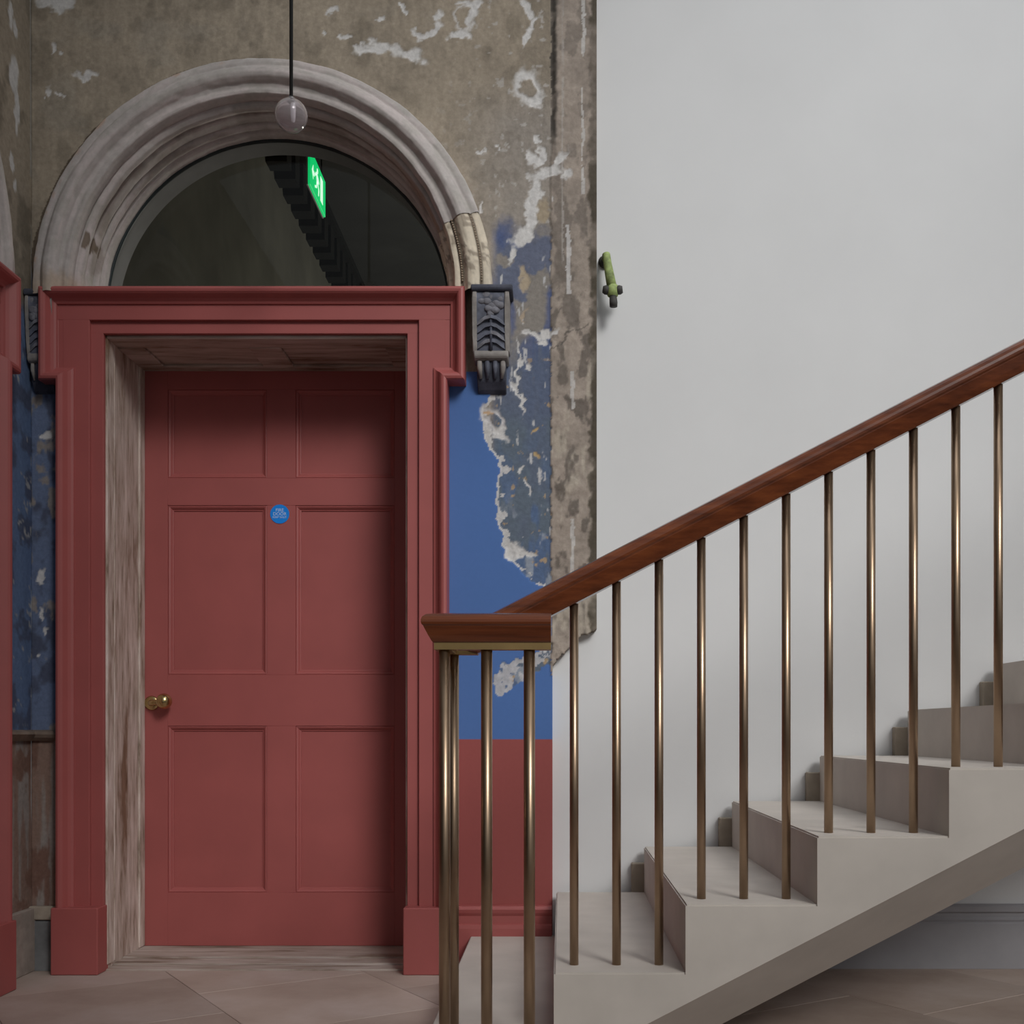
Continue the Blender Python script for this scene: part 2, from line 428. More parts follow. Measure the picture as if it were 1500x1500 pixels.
# flakes of lost paint, each where it is on the wall
for a in [(548, 74, 30, 9), (598, 78, 24, 13), (525, 72, 7, 6), (505, 52, 8, 4), (484, 15, 8, 6), (470, 49, 5, 3), (595, 8, 5, 5), (560, 26, 6, 4),
          (625, 42, 20, 7, -0.5), (640, 20, 12, 6, -0.9), (672, 52, 20, 5, 0.15), (693, 18, 5, 24, 0.25), (688, 3, 16, 5), (683, 28, 14, 22, 0.3, 0.3, WHITE, -0.002, 0.75),
          (768, 12, 7, 18, -0.5), (780, 38, 5, 16, 0.2), (770, 62, 6, 18, 0.3), (775, 128, 22, 30, -0.25, 0.25, WHITE, -0.003, 0.62), (784, 150, 12, 8, -0.3),
          (786, 198, 4, 8), (790, 222, 6, 14), (783, 232, 8, 10), (800, 252, 22, 9, -0.25), (815, 240, 6, 22, 0.5), (833, 258, 11, 8, 0.6), (782, 285, 7, 26, 0.05), (776, 318, 8, 14),
          (762, 345, 18, 12, -0.5), (774, 332, 10, 9), (752, 372, 4, 12), (708, 222, 4, 3), (726, 219, 3, 4), (812, 295, 3, 6), (706, 300, 3, 10),
          (792, 487, 26, 5, -0.15), (772, 488, 6, 6), (800, 496, 6, 5), (759, 540, 3, 40), (761, 580, 2.5, 22), (778, 531, 4, 8), (764, 525, 6, 5),
          (720, 615, 14, 22, -0.3, 0.3, (0.62, 0.6, 0.6), -0.003, 0.5), (728, 636, 7, 18, -0.7), (772, 720, 3, 10), (765, 690, 5, 6), (752, 805, 14, 12, 0.2), (744, 808, 9, 9), (772, 815, 12, 6, 0.4),
          (85, 4, 26, 11), (72, 71, 4, 6), (90, 71, 4, 5), (126, 108, 16, 6, -0.15), (122, 114, 8, 5), (75, 142, 5, 7, -0.4), (90, 143, 4, 6), (57, 460, 5, 22), (66, 150, 2, 3),
          (64, 640, 4, 8), (66, 850, 6, 10), (58, 905, 6, 8), (68, 925, 5, 5), (60, 960, 3, 5)]:
    chip(*a)
for a in [(792, 312, 10, 20, 0.2, 0.3, (0.40, 0.33, 0.24)), (770, 405, 7, 16, 0, 0.3, (0.45, 0.37, 0.27)), (768, 458, 4, 12, 0, 0.3, (0.45, 0.36, 0.27)), (783, 633, 8, 4, 0, 0.3, (0.5, 0.36, 0.18)), (785, 666, 6, 5, 0, 0.3, (0.5, 0.36, 0.18)), (717, 604, 4, 5, 0, 0.3, (0.55, 0.38, 0.24))]:
    chip(*a)

P = np.stack([X, -H, Z], -1)
Xc, Zc, Uc, Vc = (a[:-1, :-1] for a in (X, Z, U, V))
keep = ~((np.abs(Xc - DOOR_C) < DA + 0.03) & (Zc < 2.36))
keep &= ~((np.hypot(Xc - CX, Zc - SPR) < 0.72) & (Zc > 2.40))
be = np.interp(Uc, [806, 814, 830, 846, 874], [985, 972, 953, 938, 922]) + (n3[:-1, :-1] - 0.5) * 18
keep &= ~((Uc > 807.5) & (Vc > be))
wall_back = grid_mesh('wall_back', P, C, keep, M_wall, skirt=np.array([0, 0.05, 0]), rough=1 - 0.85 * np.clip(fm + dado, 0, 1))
tag(wall_back, 'old distressed wall with flaking brown, blue and red paint around the arched doorway', 'wall', kind='structure')

# the left wall, seen edge-on
ys = np.arange(-2.0, 0.004, 0.008); zs2 = np.arange(0, 4.0, 0.008)
Y2, Z2 = np.meshgrid(ys, zs2)
m1 = fbm(Y2 * 3 + 9, Z2 * 3, 61); m2 = fbm(Y2 * 12, Z2 * 12, 62); m3 = fbm(Y2 * 30, Z2 * 30, 63, 4); mv = fbm(Y2 * 34, Z2 * 3, 64)
Cw = np.ones(Y2.shape + (3,)) * np.array((0.345, 0.292, 0.228)) * (0.72 + 0.56 * m1)[..., None]
Cw = mixc(Cw, (0.165, 0.14, 0.105), smooth(0.54, 0.72, m2) * 0.6)
rr = np.hypot(Y2 + 1.065, Z2 - 2.42)
b1 = smooth(0.78, 0.8, rr) * (1 - smooth(0.915, 0.93, rr + (m3 - 0.5) * 0.05)) * (Z2 > 2.3) + (1 - smooth(2.36, 2.46, Z2 + (m2 - 0.5) * 0.1))
b1 = np.clip(b1, 0, 1)
Cw = mixc(Cw, (0.13, 0.19, 0.33), b1); Cw = mixc(Cw, (0.09, 0.11, 0.18), b1 * smooth(0.5, 0.62, m2)); Cw = mixc(Cw, (0.36, 0.36, 0.37), b1 * smooth(0.72, 0.78, m3))
l2 = (Z2 < 0.846).astype(float)
Cw = mixc(Cw, (0.27, 0.18, 0.145), l2); Cw = mixc(Cw, (0.33, 0.29, 0.27), l2 * smooth(0.42, 0.6, mv)); Cw = mixc(Cw, (0.22, 0.13, 0.10), l2 * smooth(0.58, 0.66, m2))
for (yy, zz, ry, rz) in [(-0.155, 3.40, 0.02, 0.055), (-0.125, 3.37, 0.012, 0.03), (-0.135, 3.20, 0.035, 0.07), (-0.115, 3.08, 0.018, 0.09), (-0.15, 2.88, 0.012, 0.035), (-0.125, 2.81, 0.01, 0.02)]:
    d = np.hypot((Y2 - yy + (m3 - 0.5) * 0.03) / ry, (Z2 - zz + (m2 - 0.5) * 0.05) / rz); Cw = mixc(Cw, WHITE, 1 - smooth(0.8, 1.1, d))
cr = (Y2 > -0.012).astype(float); Cw = mixc(Cw, (0.38, 0.36, 0.32), cr * (Z2 > 2.9))
Pw = np.stack([np.full_like(Y2, XL) + (m1 - 0.5) * 0.004, Y2, Z2], -1)
wall_left = grid_mesh('wall_left', Pw[:, ::-1], Cw[:, ::-1], np.ones((len(zs2) - 1, len(ys) - 1), bool), M_wall)
tag(wall_left, 'side wall with dark blue paint and brown plaster meeting the doorway wall in the corner', 'wall', kind='structure')
bm = bmesh.new(); add_box(bm, XL - 0.1, XL, -6.5, -2.0, 0, 4.0); done('plain_stretch', bm, M_dark, wall_left)

# white stair wall, a little further back
bm = bmesh.new(); add_box(bm, -0.06, 3.6, 0.04, 0.25, 0, 4.0)
tag(done('wall_stairs', bm, M_white), 'smooth white wall rising behind the stair balusters', 'wall', kind='structure')

# ------------------------------------------------------------------ floor of flagstones laid on the slant
bm = bmesh.new(); add_box(bm, -3.0, 4.5, -7.0, 0.45, -0.06, -0.006)
floor = tag(done('floor', bm, M_joint), 'worn pinkish brown flagstone floor in front of the doorway', 'floor', kind='structure')
bmf = bmesh.new(); add_box(bmf, -0.2992, 0.2992, -0.2992, 0.2992, -0.02, 0.0)
bmesh.ops.bevel(bmf, geom=[e for e in bmf.edges if abs(e.verts[0].co.z) < 1e-6 and abs(e.verts[1].co.z) < 1e-6], offset=0.001, segments=1, affect='EDGES')
flag_me = bpy.data.meshes.new('flagstone'); bmf.to_mesh(flag_me); bmf.free(); flag_me.materials.append(M_flag)
ca, sa = math.cos(math.radians(33)), math.sin(math.radians(33))
for i in range(-9, 10):
    for j in range(-9, 10):
        a, b = i * 0.6, j * 0.6 + (0.3 if i % 2 else 0)
        fx, fy = 0.2 + a * ca - b * sa, -0.9 + a * sa + b * ca
        if -2.2 < fx < 3.0 and -2.1 < fy < -0.05 or (-2.0 < fx < 3.0 and -0.05 <= fy < 0.35):
            o = bpy.data.objects.new('flagstone', flag_me); COL.objects.link(o); o.parent = floor
            o.location = (fx, fy, random.uniform(-0.0006, 0.0002)); o.rotation_euler = (0, 0, math.radians(33))


# ------------------------------------------------------------------ red eared door surround
def sweep_flat(bm, path, prof):
    """path (x, z) open; prof (inward offset, proud of the wall); inward is to the left of travel"""
    n = len(path); rings = []
    def nrm(a, b):
        d = Vector((b[0] - a[0], b[1] - a[1])).normalized(); return Vector((-d.y, d.x))
    for i, p in enumerate(path):
        if i == 0: m = nrm(path[0], path[1])
        elif i == n - 1: m = nrm(path[-2], path[-1])
        else:
            a, b = nrm(path[i - 1], p), nrm(p, path[i + 1]); m = (a + b) / (1 + a.dot(b))
        rings.append([bm.verts.new((p[0] + m.x * o, -h, p[1] + m.y * o)) for o, h in prof])
    for i in range(n - 1):
        for k in range(len(prof) - 1): bm.faces.new((rings[i][k], rings[i][k + 1], rings[i + 1][k + 1], rings[i + 1][k]))
    bm.faces.new(rings[0]); bm.faces.new(list(reversed(rings[-1])))


EAR, EARZ, TOPZ, OPZ = 0.765, 2.135, 2.471, 2.319


def door_surround(loc, rz):
    r = empty('door_surround', loc, rz)
    for s in (-1, 1):
        lo, hi = sorted((s * DA, s * (DA + 0.048)))
        j = box('jamb_board', *sorted((s * (DA + 0.044), s * (DB - 0.01))), -0.046, 0.004, 0.2, OPZ + 0.056, M_red, r)
        box('inner_bead', lo, hi, -0.030, 0.02, 0.2, OPZ + 0.048, M_red, j)
        box('plinth_block', *sorted((s * (DA - 0.006), s * (DB + 0.012))), -0.098, 0.0, 0.0, 0.24, M_red, r, 0.003)
        bm = bmesh.new(); add_box(bm, *sorted((s * (DB - 0.06), s * (EAR - 0.01))), -0.0452, 0.004, EARZ + 0.02, OPZ + 0.06); done('ear_board', bm, M_red, r)
    h = box('head_board', -EAR + 0.01, EAR - 0.01, -0.0465, 0.004, OPZ + 0.044, TOPZ - 0.012, M_red, r)
    box('inner_bead', -DA - 0.048, DA + 0.048, -0.0303, 0.02, OPZ, OPZ + 0.048, M_red, h)
    path = [(DB, 0.235), (DB, EARZ), (EAR, EARZ), (EAR, TOPZ), (-EAR, TOPZ), (-EAR, EARZ), (-DB, EARZ), (-DB, 0.235)]
    prof = [(-0.0, 0.0), (0.0, 0.084), (0.004, 0.091), (0.012, 0.094), (0.020, 0.092), (0.026, 0.086), (0.030, 0.078), (0.036, 0.066), (0.044, 0.057), (0.052, 0.054), (0.054, 0.046), (0.058, 0.044), (0.058, 0.0)]
    bm = bmesh.new(); sweep_flat(bm, path, prof); done('outer_moulding', bm, M_red, r)
    return r


tag(door_surround((DOOR_C, 0, 0), 0), 'red painted eared door surround framing the closed six-panel door below the arch', 'door surround', 'red door surrounds', kind='thing')
ds2 = door_surround((XL, -1.035, 0), PI / 2); ds2.scale = (1, 1, 0.982)
tag(ds2, 'red door surround on the side wall, cut off by the picture edge beside the corner', 'door surround', 'red door surrounds', kind='thing')


# ------------------------------------------------------------------ six-panel door
def door_leaf(name, loc, rz, w=1.11, h=2.30):
    """local frame: x 0..w, front face at y = 0 facing -y"""
    r = empty(name, loc, rz)
    cols = [(0.098, 0.493), (0.607, 1.002)]; rows = [(0.212, 0.876), (1.080, 1.755), (1.864, 2.217)]
    T = 0.045
    box('stile', 0, cols[0][0], 0, T, 0, h, M_red, r, 0.001); box('stile', cols[1][1], w, 0, T, 0, h, M_red, r, 0.001)
    zr = [(0, rows[0][0]), (rows[0][1], rows[1][0]), (rows[1][1], rows[2][0]), (rows[2][1], h)]
    for a, b in zr: box('rail', cols[0][0], cols[1][1], 0, T, a, b, M_red, r, 0.0008)
    for a, b in rows: box('muntin', cols[0][1], cols[1][0], 0.0002, T, a, b, M_red, r, 0.0008)
    for (x0, x1) in cols:
        for (z0, z1) in rows:
            bm = bmesh.new(); loops = []
            for ins, dep in ((0, 0.004), (0.004, 0.002), (0.010, 0.005), (0.016, 0.012), (0.020, 0.013), (0.021, 0.017)):
                loops.append([bm.verts.new((x, dep, z)) for x, z in ((x0 + ins, z0 + ins), (x1 - ins, z0 + ins), (x1 - ins, z1 - ins), (x0 + ins, z1 - ins))])
            for A, B in zip(loops, loops[1:]):
                for k in range(4): bm.faces.new((A[k], A[(k + 1) % 4], B[(k + 1) % 4], B[k]))
            bm.faces.new(loops[-1]); done('panel', bm, M_red, r)
    return r


d1 = door_leaf('door_1', (-1.6655, 0.37, 0.018), 0)
tag(d1, 'closed red six-panel door with brass knob set deep in the doorway', 'door', kind='structure')
kn = empty('door_knob', (0.035, 0, 0.967)); kn.parent = d1; kn['label'] = 'round brass knob on a rose'
bm = bmesh.new(); add_lathe(bm, [(0.004, 0.0), (0.029, 0.0), (0.029, -0.004), (0.024, -0.008), (0.013, -0.010), (0.004, -0.0105)], (0, 0, 0), 'y'); done('rose', bm, M_knob, kn, True)
bm = bmesh.new(); add_tube(bm, [(0.0, -0.008, 0), (0.004, -0.028, 0), (0.022, -0.040, 0.001), (0.05, -0.05, 0.003)], [0.012, 0.011, 0.011, 0.013], 16); done('neck', bm, M_knob, kn, True)
bm = bmesh.new(); bmesh.ops.create_uvsphere(bm, u_segments=24, v_segments=16, radius=0.031, matrix=Matrix.Translation((0.066, -0.052, 0.006))); done('ball', bm, M_knob, kn, True)
d2 = door_leaf('door_2', (XL + 0.008, -1.63, 0.018), PI / 2); d2.scale = (1, 0.2, 0.975)
tag(d2, 'red panelled door of the side wall, outside the picture', 'door', kind='structure')

# round blue fire notice on the door
fs = empty('fire_door_sign', (-1.121, 0.3695, 1.738))
tag(fs, 'small round blue fire door notice with pale lettering stuck on the red door', 'sign')
bm = bmesh.new(); add_lathe(bm, [(0.001, 0.0005), (0.038, 0.0005), (0.038, -0.0015), (0.001, -0.0015)], (0, 0, 0), 'y', 40); done('disc', bm, M_bluesign, fs)
for txt, size, zz in (('FIRE', 0.018, 0.0095), ('DOOR', 0.018, -0.0055), ('KEEP SHUT', 0.0115, -0.0165)):
    fc = bpy.data.curves.new('lettering', 'FONT'); fc.body = txt; fc.size = size; fc.align_x = 'CENTER'; fc.extrude = 0.0002
    tmp = bpy.data.objects.new('lettering', fc); COL.objects.link(tmp)
    bpy.context.view_layer.update()
    tme = bpy.data.meshes.new_from_object(tmp.evaluated_get(bpy.context.evaluated_depsgraph_get())); bpy.data.objects.remove(tmp)
    tme.materials.clear(); fo = link('lettering', tme, M_signtext, fs); fo.location = (0, -0.0018, zz); fo.rotation_euler = (PI / 2, 0, 0)

# ------------------------------------------------------------------ old timber lining of the doorway, threshold
xa, xb = DOOR_C - DA, DOOR_C + DA
t1 = tag(empty('trim_1', (0, 0, 0)), 'weathered bare timber lining inside the red door surround', 'door lining', kind='structure')
for s, x in ((-1, xa), (1, xb)):
    l = box('side_board', *sorted((x, x + s * 0.05)), -0.012, 0.42, 0, OPZ + 0.05, M_oldwood_v, t1, 0.003)
    for y0, y1, t in ((-0.012, 0.05, 0.008), (0.065, 0.075, 0.004), (0.315, 0.368, 0.007)):
        box('edge_strip', *sorted((x + 0.001 * s, x - s * t)), y0, y1, 0.02, OPZ, M_oldwood_v, l, 0.002)
l = box('head_lining', xa, xb, -0.012, 0.42, OPZ, OPZ + 0.05, M_oldwood_h, t1, 0.003)
for y0, y1 in ((-0.012, 0.06), (0.07, 0.11), (0.315, 0.37)): box('edge_strip', xa, xb, y0, y1, OPZ - (0.012 if y0 != 0.07 else 0.007), OPZ + 0.001, M_oldwood_h, l, 0.003)
for x0, x1 in ((xa, xa + 0.1), (DOOR_C - 0.06, DOOR_C + 0.06), (xb - 0.1, xb)): box('cross_strip', x0, x1, 0.1, 0.33, OPZ - 0.011, OPZ + 0.001, M_oldwood_h, l, 0.003)
t2 = tag(empty('trim_2', (0, 0, 0)), 'worn grey timber threshold under the red door', 'threshold', kind='structure')
for y0, y1, z in ((-0.02, 0.055, 0.006), (0.057, 0.15, 0.012), (0.152, 0.42, 0.017)): box('threshold_board', xa, xb, y0, y1, -0.01, z, M_oldwood_h, t2, 0.002)

# ------------------------------------------------------------------ round arch moulding
RO = 0.83
aprof = [(RO, -0.02), (RO, 0.055), (RO - 0.006, 0.070), (RO - 0.022, 0.074), (RO - 0.034, 0.072), (RO - 0.040, 0.082), (RO - 0.052, 0.094), (RO - 0.068, 0.099), (RO - 0.082, 0.095), (RO - 0.092, 0.082), (RO - 0.098, 0.072),
         (RO - 0.110, 0.068), (RO - 0.122, 0.072), (RO - 0.132, 0.070), (RO - 0.138, 0.052), (RO - 0.140, 0.034), (RO - 0.136, 0.026), (RO - 0.148, 0.024), (RO - 0.158, 0.016), (RO - 0.161, 0.002), (RO - 0.157, -0.012), (RO - 0.147, -0.018), (RO - 0.147, -0.028),
         (RO - 0.158, -0.030), (RO - 0.160, -0.075), (RO - 0.152, -0.082), (RO - 0.166, -0.088), (RO - 0.172, -0.102), (RO - 0.166, -0.118), (RO - 0.162, -0.124), (RO - 0.174, -0.130), (RO - 0.174, -0.18)]


def arch_piece(name, t0, t1_, seg, prof, cream, parent, seed):
    th = np.linspace(t0, t1_, seg); n = len(prof)
    R = np.array([p[0] for p in prof]); D = np.array([p[1] for p in prof])
    # finer along the profile
    k = np.linspace(0, n - 1, (n - 1) * 3 + 1); R = np.interp(k, np.arange(n), R); D = np.interp(k, np.arange(n), D)
    TT, RR = np.meshgrid(th, R, indexing='ij'); _, DD = np.meshgrid(th, D, indexing='ij')
    L = TT * 0.8; q = fbm(L * 14, RR * 40, seed); q2 = fbm(L * 5, RR * 60 + DD * 60, seed + 1); q3 = fbm(L * 40, RR * 50 + DD * 50, seed + 2, 3)
    R2 = RR + (q - 0.5) * 0.006; D2 = DD + (q3 - 0.5) * 0.005
    Pt = np.stack([CX + R2 * np.cos(TT), -D2, SPR + R2 * np.sin(TT)], -1)
    if cream:
        Ct = np.ones(TT.shape + (3,)) * np.array((0.68, 0.60, 0.48)) * (0.8 + 0.4 * q)[..., None]
        for r0 in (RO - 0.036, RO - 0.105):
            Ct = mixc(Ct, (0.09, 0.065, 0.045), (1 - smooth(0.004, 0.009, np.abs(RR - r0))) * 0.9)
        Ct = mixc(Ct, (0.17, 0.13, 0.1), smooth(0.6, 0.7, q3) * 0.6)
    else:
        Ct = np.ones(TT.shape + (3,)) * np.array((0.50, 0.458, 0.44)) * (0.82 + 0.36 * q2)[..., None]
        Ct = mixc(Ct, (0.57, 0.50, 0.49), smooth(0.5, 0.64, q2) * 0.6)
        Ct = mixc(Ct, (0.41, 0.39, 0.355), smooth(0.52, 0.66, q) * 0.5)
        Ct = mixc(Ct, (0.55, 0.52, 0.50), smooth(0.66, 0.72, fbm(L * 12, RR * 18, seed + 5)) * 0.6)
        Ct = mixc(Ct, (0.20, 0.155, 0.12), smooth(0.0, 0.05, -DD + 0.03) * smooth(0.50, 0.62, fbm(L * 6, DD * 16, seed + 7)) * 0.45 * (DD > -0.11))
        Ct = mixc(Ct, (0.50, 0.37, 0.30), smooth(RO - 0.022, RO - 0.01, RR) * smooth(0.60, 0.68, q3) * (TT > 1.7))
        Ct = mixc(Ct, (0.46, 0.36, 0.27), smooth(PI - 0.10, PI - 0.03, TT + (q - 0.5) * 0.12) * 0.7)
        Ct = mixc(Ct, (0.13, 0.09, 0.05), (np.hypot((TT - 2.86) / 0.05, (RR - (RO - 0.150)) / 0.010) < 1).astype(float) * 0.8)
        if t0 < 0.4: Ct = mixc(Ct, (0.36, 0.21, 0.13), (DD < 0.02) * smooth(-0.12, 0.0, DD) * smooth(1.15, 0.5, TT) * 0.6)
    return grid_mesh(name, Pt, Ct, np.ones((len(th) - 1, len(R) - 1), bool), M_arch, parent)


arch = tag(empty('arch_moulding', (0, 0, 0)), 'worn grey round-arched moulding over the red six-panel door', 'arch', 'arch mouldings', kind='thing')
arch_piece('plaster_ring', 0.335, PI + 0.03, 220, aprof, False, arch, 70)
cp = arch_piece('repaired_length', -0.02, 0.343, 40, [(r, d - 0.004) for r, d in aprof], True, arch, 80); cp['label'] = 'bare cream length with beaded grooves'
for r0 in (RO - 0.036, RO - 0.105):
    bm = bmesh.new()
    for k in range(26):
        t = 0.03 + k * 0.0122
        bmesh.ops.create_icosphere(bm, subdivisions=1, radius=0.0045, matrix=Matrix.Translation((CX + r0 * math.cos(t), -0.071, SPR + r0 * math.sin(t))))
    o = done('bead_row', bm, paint('bead_row_timber', (0.30, 0.235, 0.17), 0.8, 0.2, 40, 0), arch); o['kind'] = 'stuff'
# arch over the side-wall door
a2 = tag(empty('arch_moulding', (XL, -1.065, 2.42)), 'end of the arch moulding on the side wall above the cut-off surround', 'arch', 'arch mouldings', kind='thing')
o = arch_piece('plaster_ring', -0.02, PI + 0.02, 160, aprof, False, a2, 90)
# the ring is modelled about the first arch's centre: bring it back to its own centre, then turn it onto the side wall
o.rotation_euler = (0, 0, PI / 2); o.location = Matrix.Rotation(PI / 2, 3, 'Z') @ Vector((-CX, 0, -SPR))
a2.scale = (0.78, 1, 1)

# ------------------------------------------------------------------ fanlight
w1 = tag(empty('window_1', (0, 0, 0)), 'half-round glazed fanlight above the red door looking into the dark corridor', 'window', kind='structure')
GR, GY = RO - 0.172, 0.185
N = 64
def arc(r, y, n=N, t0=0.0, t1_=PI): return [(CX + r * math.cos(t0 + (t1_ - t0) * k / n), y, SPR + r * math.sin(t0 + (t1_ - t0) * k / n)) for k in range(n + 1)]
bm = bmesh.new()
f = bm.faces.new([bm.verts.new(p) for p in arc(GR + 0.003, GY)])
ex = bmesh.ops.extrude_face_region(bm, geom=[f]); bmesh.ops.translate(bm, verts=[v for v in ex['geom'] if isinstance(v, bmesh.types.BMVert)], vec=(0, 0.006, 0))
done('pane', bm, M_pane, w1)
bm = bmesh.new(); add_tube(bm, arc(GR - 0.002, GY - 0.004), 0.0085, 8); done('black_seal', bm, M_rim, w1, True)
# inner soffit behind the glass
bm = bmesh.new(); A = [bm.verts.new(p) for p in arc(GR, GY + 0.006)]; B = [bm.verts.new(p) for p in arc(GR - 0.004, 0.29)]
for k in range(N): bm.faces.new((A[k], A[k + 1], B[k + 1], B[k]))
M_soffit = paint('grey_soffit_plaster', (0.27, 0.26, 0.265), 0.85, 0.12, 8, 0.2, 0.003, 30)
done('soffit', bm, M_soffit, w1, True)
box('transom', DOOR_C - 0.75, DOOR_C + 0.80, 0.002, 0.44, OPZ + 0.05, SPR - 0.001, M_oldwood_h, w1, 0)

# ------------------------------------------------------------------ corridor seen through the fanlight
CXL, CZ = -1.78, 4.55
wc = tag(empty('wall_corridor', (0, 0, 0)), 'dim plaster walls of the corridor behind the fanlight', 'wall', kind='structure')
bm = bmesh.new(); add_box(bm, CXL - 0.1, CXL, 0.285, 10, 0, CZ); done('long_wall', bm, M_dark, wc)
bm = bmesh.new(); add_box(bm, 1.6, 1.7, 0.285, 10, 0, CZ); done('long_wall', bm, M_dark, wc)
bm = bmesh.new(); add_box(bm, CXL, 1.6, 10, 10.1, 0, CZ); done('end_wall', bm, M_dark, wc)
bm = bmesh.new()      # room side of the thick wall, with the half-round hole
outer = []
for p in arc(1, 0.29):
    c, s = p[0] - CX, p[2] - SPR
    k = min((1.6 - CX) / c if c > 1e-6 else 9, (CX - CXL) / -c if c < -1e-6 else 9, (CZ - SPR) / s if s > 1e-6 else 9)
    outer.append((CX + c * k, 0.29, SPR + s * k))
A = [bm.verts.new(p) for p in arc(GR - 0.004, 0.29)]; B = [bm.verts.new(p) for p in outer]
for k in range(N): bm.faces.new((A[k], A[k + 1], B[k + 1], B[k]))
bm.faces.new([bm.verts.new(q) for q in ((CXL, 0.29, SPR), (1.6, 0.29, SPR), (1.6, 0.44, SPR), (CXL, 0.44, SPR))])
bm.faces.new([bm.verts.new(q) for q in ((CXL, 0.44, 0), (1.6, 0.44, 0), (1.6, 0.44, SPR), (CXL, 0.44, SPR))])
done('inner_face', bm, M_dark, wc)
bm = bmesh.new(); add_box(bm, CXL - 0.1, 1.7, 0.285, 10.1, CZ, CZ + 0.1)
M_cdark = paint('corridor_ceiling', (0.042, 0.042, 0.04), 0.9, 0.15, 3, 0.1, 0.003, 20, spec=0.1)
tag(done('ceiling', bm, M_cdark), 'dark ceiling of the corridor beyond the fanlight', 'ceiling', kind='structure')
bm = bmesh.new(); add_box(bm, CXL - 0.1, 1.7, 0.452, 10.1, -0.06, 0.0); tag(done('floor_corridor', bm, M_joint), 'corridor floor behind the closed red door', 'floor', kind='structure')
cor = tag(empty('dentil_cornice', (CXL, 0, CZ)), 'black toothed cornice running away along the dark corridor ceiling', 'cornice', kind='thing')
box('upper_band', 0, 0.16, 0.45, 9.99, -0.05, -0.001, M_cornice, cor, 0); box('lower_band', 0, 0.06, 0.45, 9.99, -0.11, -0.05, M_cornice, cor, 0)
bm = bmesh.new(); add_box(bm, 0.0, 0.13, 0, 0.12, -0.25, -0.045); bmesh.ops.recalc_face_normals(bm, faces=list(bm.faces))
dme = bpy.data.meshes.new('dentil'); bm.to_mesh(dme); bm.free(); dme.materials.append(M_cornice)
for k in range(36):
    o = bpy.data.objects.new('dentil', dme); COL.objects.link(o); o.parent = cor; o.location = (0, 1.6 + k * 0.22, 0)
ld = bpy.data.lights.new('corridor_fill_light', 'POINT'); ld.energy = 150; ld.shadow_soft_size = 0.2; ld.color = (1.0, 0.97, 0.88)  # unseen point light added to lift the closed corridor, no fitting modelled
lo = bpy.data.objects.new('corridor_fill_light', ld); COL.objects.link(lo); lo.location = (0.9, 4.2, 2.4)

# green exit sign hanging in the corridor
ex = tag(empty('exit_sign', (-1.2, 1.28, 3.488)), 'glowing green running-man exit sign hanging behind the fanlight glass', 'sign')
M_green = emit('green_exit_glow', (0.0, 0.62, 0.16), 0.85); M_exw = emit('white_exit_glow', (0.72, 1.0, 0.82), 0.95)
box('housing', -0.012, 0.0, 0.0, 0.36, 0.0, 0.18, M_green, ex, 0.002)
box('edge_frame', -0.018, -0.010, -0.004, 0.364, -0.004, 0.184, paint('exit_frame', (0.5, 0.5, 0.48), 0.5, 0.05, 10, 0), ex, 0.001)
def sign_poly(name, poly):
    bm = bmesh.new(); add_prism(bm, poly, 'x', 0.0, 0.0015); done(name, bm, M_exw, ex)
sign_poly('doorway_symbol', [(0.235, 0.03), (0.29, 0.03), (0.29, 0.15), (0.235, 0.15)])
bm = bmesh.new(); add_lathe(bm, [(0.001, 0), (0.013, 0), (0.013, 0.0015), (0.001, 0.0015)], (0, 0.165, 0.14), 'x', 16)
for q in ([(0.135, 0.125), (0.170, 0.120), (0.180, 0.085), (0.150, 0.075)], [(0.170, 0.118), (0.205, 0.10), (0.200, 0.09), (0.172, 0.105)], [(0.135, 0.124), (0.105, 0.10), (0.112, 0.092), (0.142, 0.112)],
          [(0.165, 0.085), (0.180, 0.085), (0.205, 0.06), (0.195, 0.03), (0.183, 0.03), (0.188, 0.057)], [(0.150, 0.085), (0.166, 0.08), (0.150, 0.05), (0.110, 0.035), (0.105, 0.045), (0.140, 0.058)]): add_prism(bm, q, 'x', 0, 0.0015)
done('running_man_symbol', bm, M_exw, ex)
sign_poly('arrow_symbol', [(0.04, 0.09), (0.07, 0.055), (0.07, 0.08), (0.095, 0.08), (0.095, 0.10), (0.07, 0.10), (0.07, 0.125)])
for yy in (0.06, 0.30):
    bm = bmesh.new(); add_tube(bm, [(-0.008, yy, 0.18), (-0.008, yy, CZ - 3.488)], 0.004, 8); done('hanging_rod', bm, M_cornice, ex)

# ------------------------------------------------------------------ carved consoles under the arch ends
M_console = paint('blackened_blue_carving', (0.115, 0.125, 0.165), 0.7, 0.45, 22, 0.5, 0.004, 60)
M_conlite = paint('worn_pale_carving', (0.27, 0.25, 0.235), 0.8, 0.25, 25, 0.4, 0.004, 60)
M_conmid = paint('scuffed_blue_grey_carving', (0.17, 0.17, 0.195), 0.75, 0.45, 30, 0.5, 0.004, 70)
M_condark = paint('sooty_carving', (0.055, 0.06, 0.085), 0.7, 0.4, 25, 0.4, 0.003, 60)


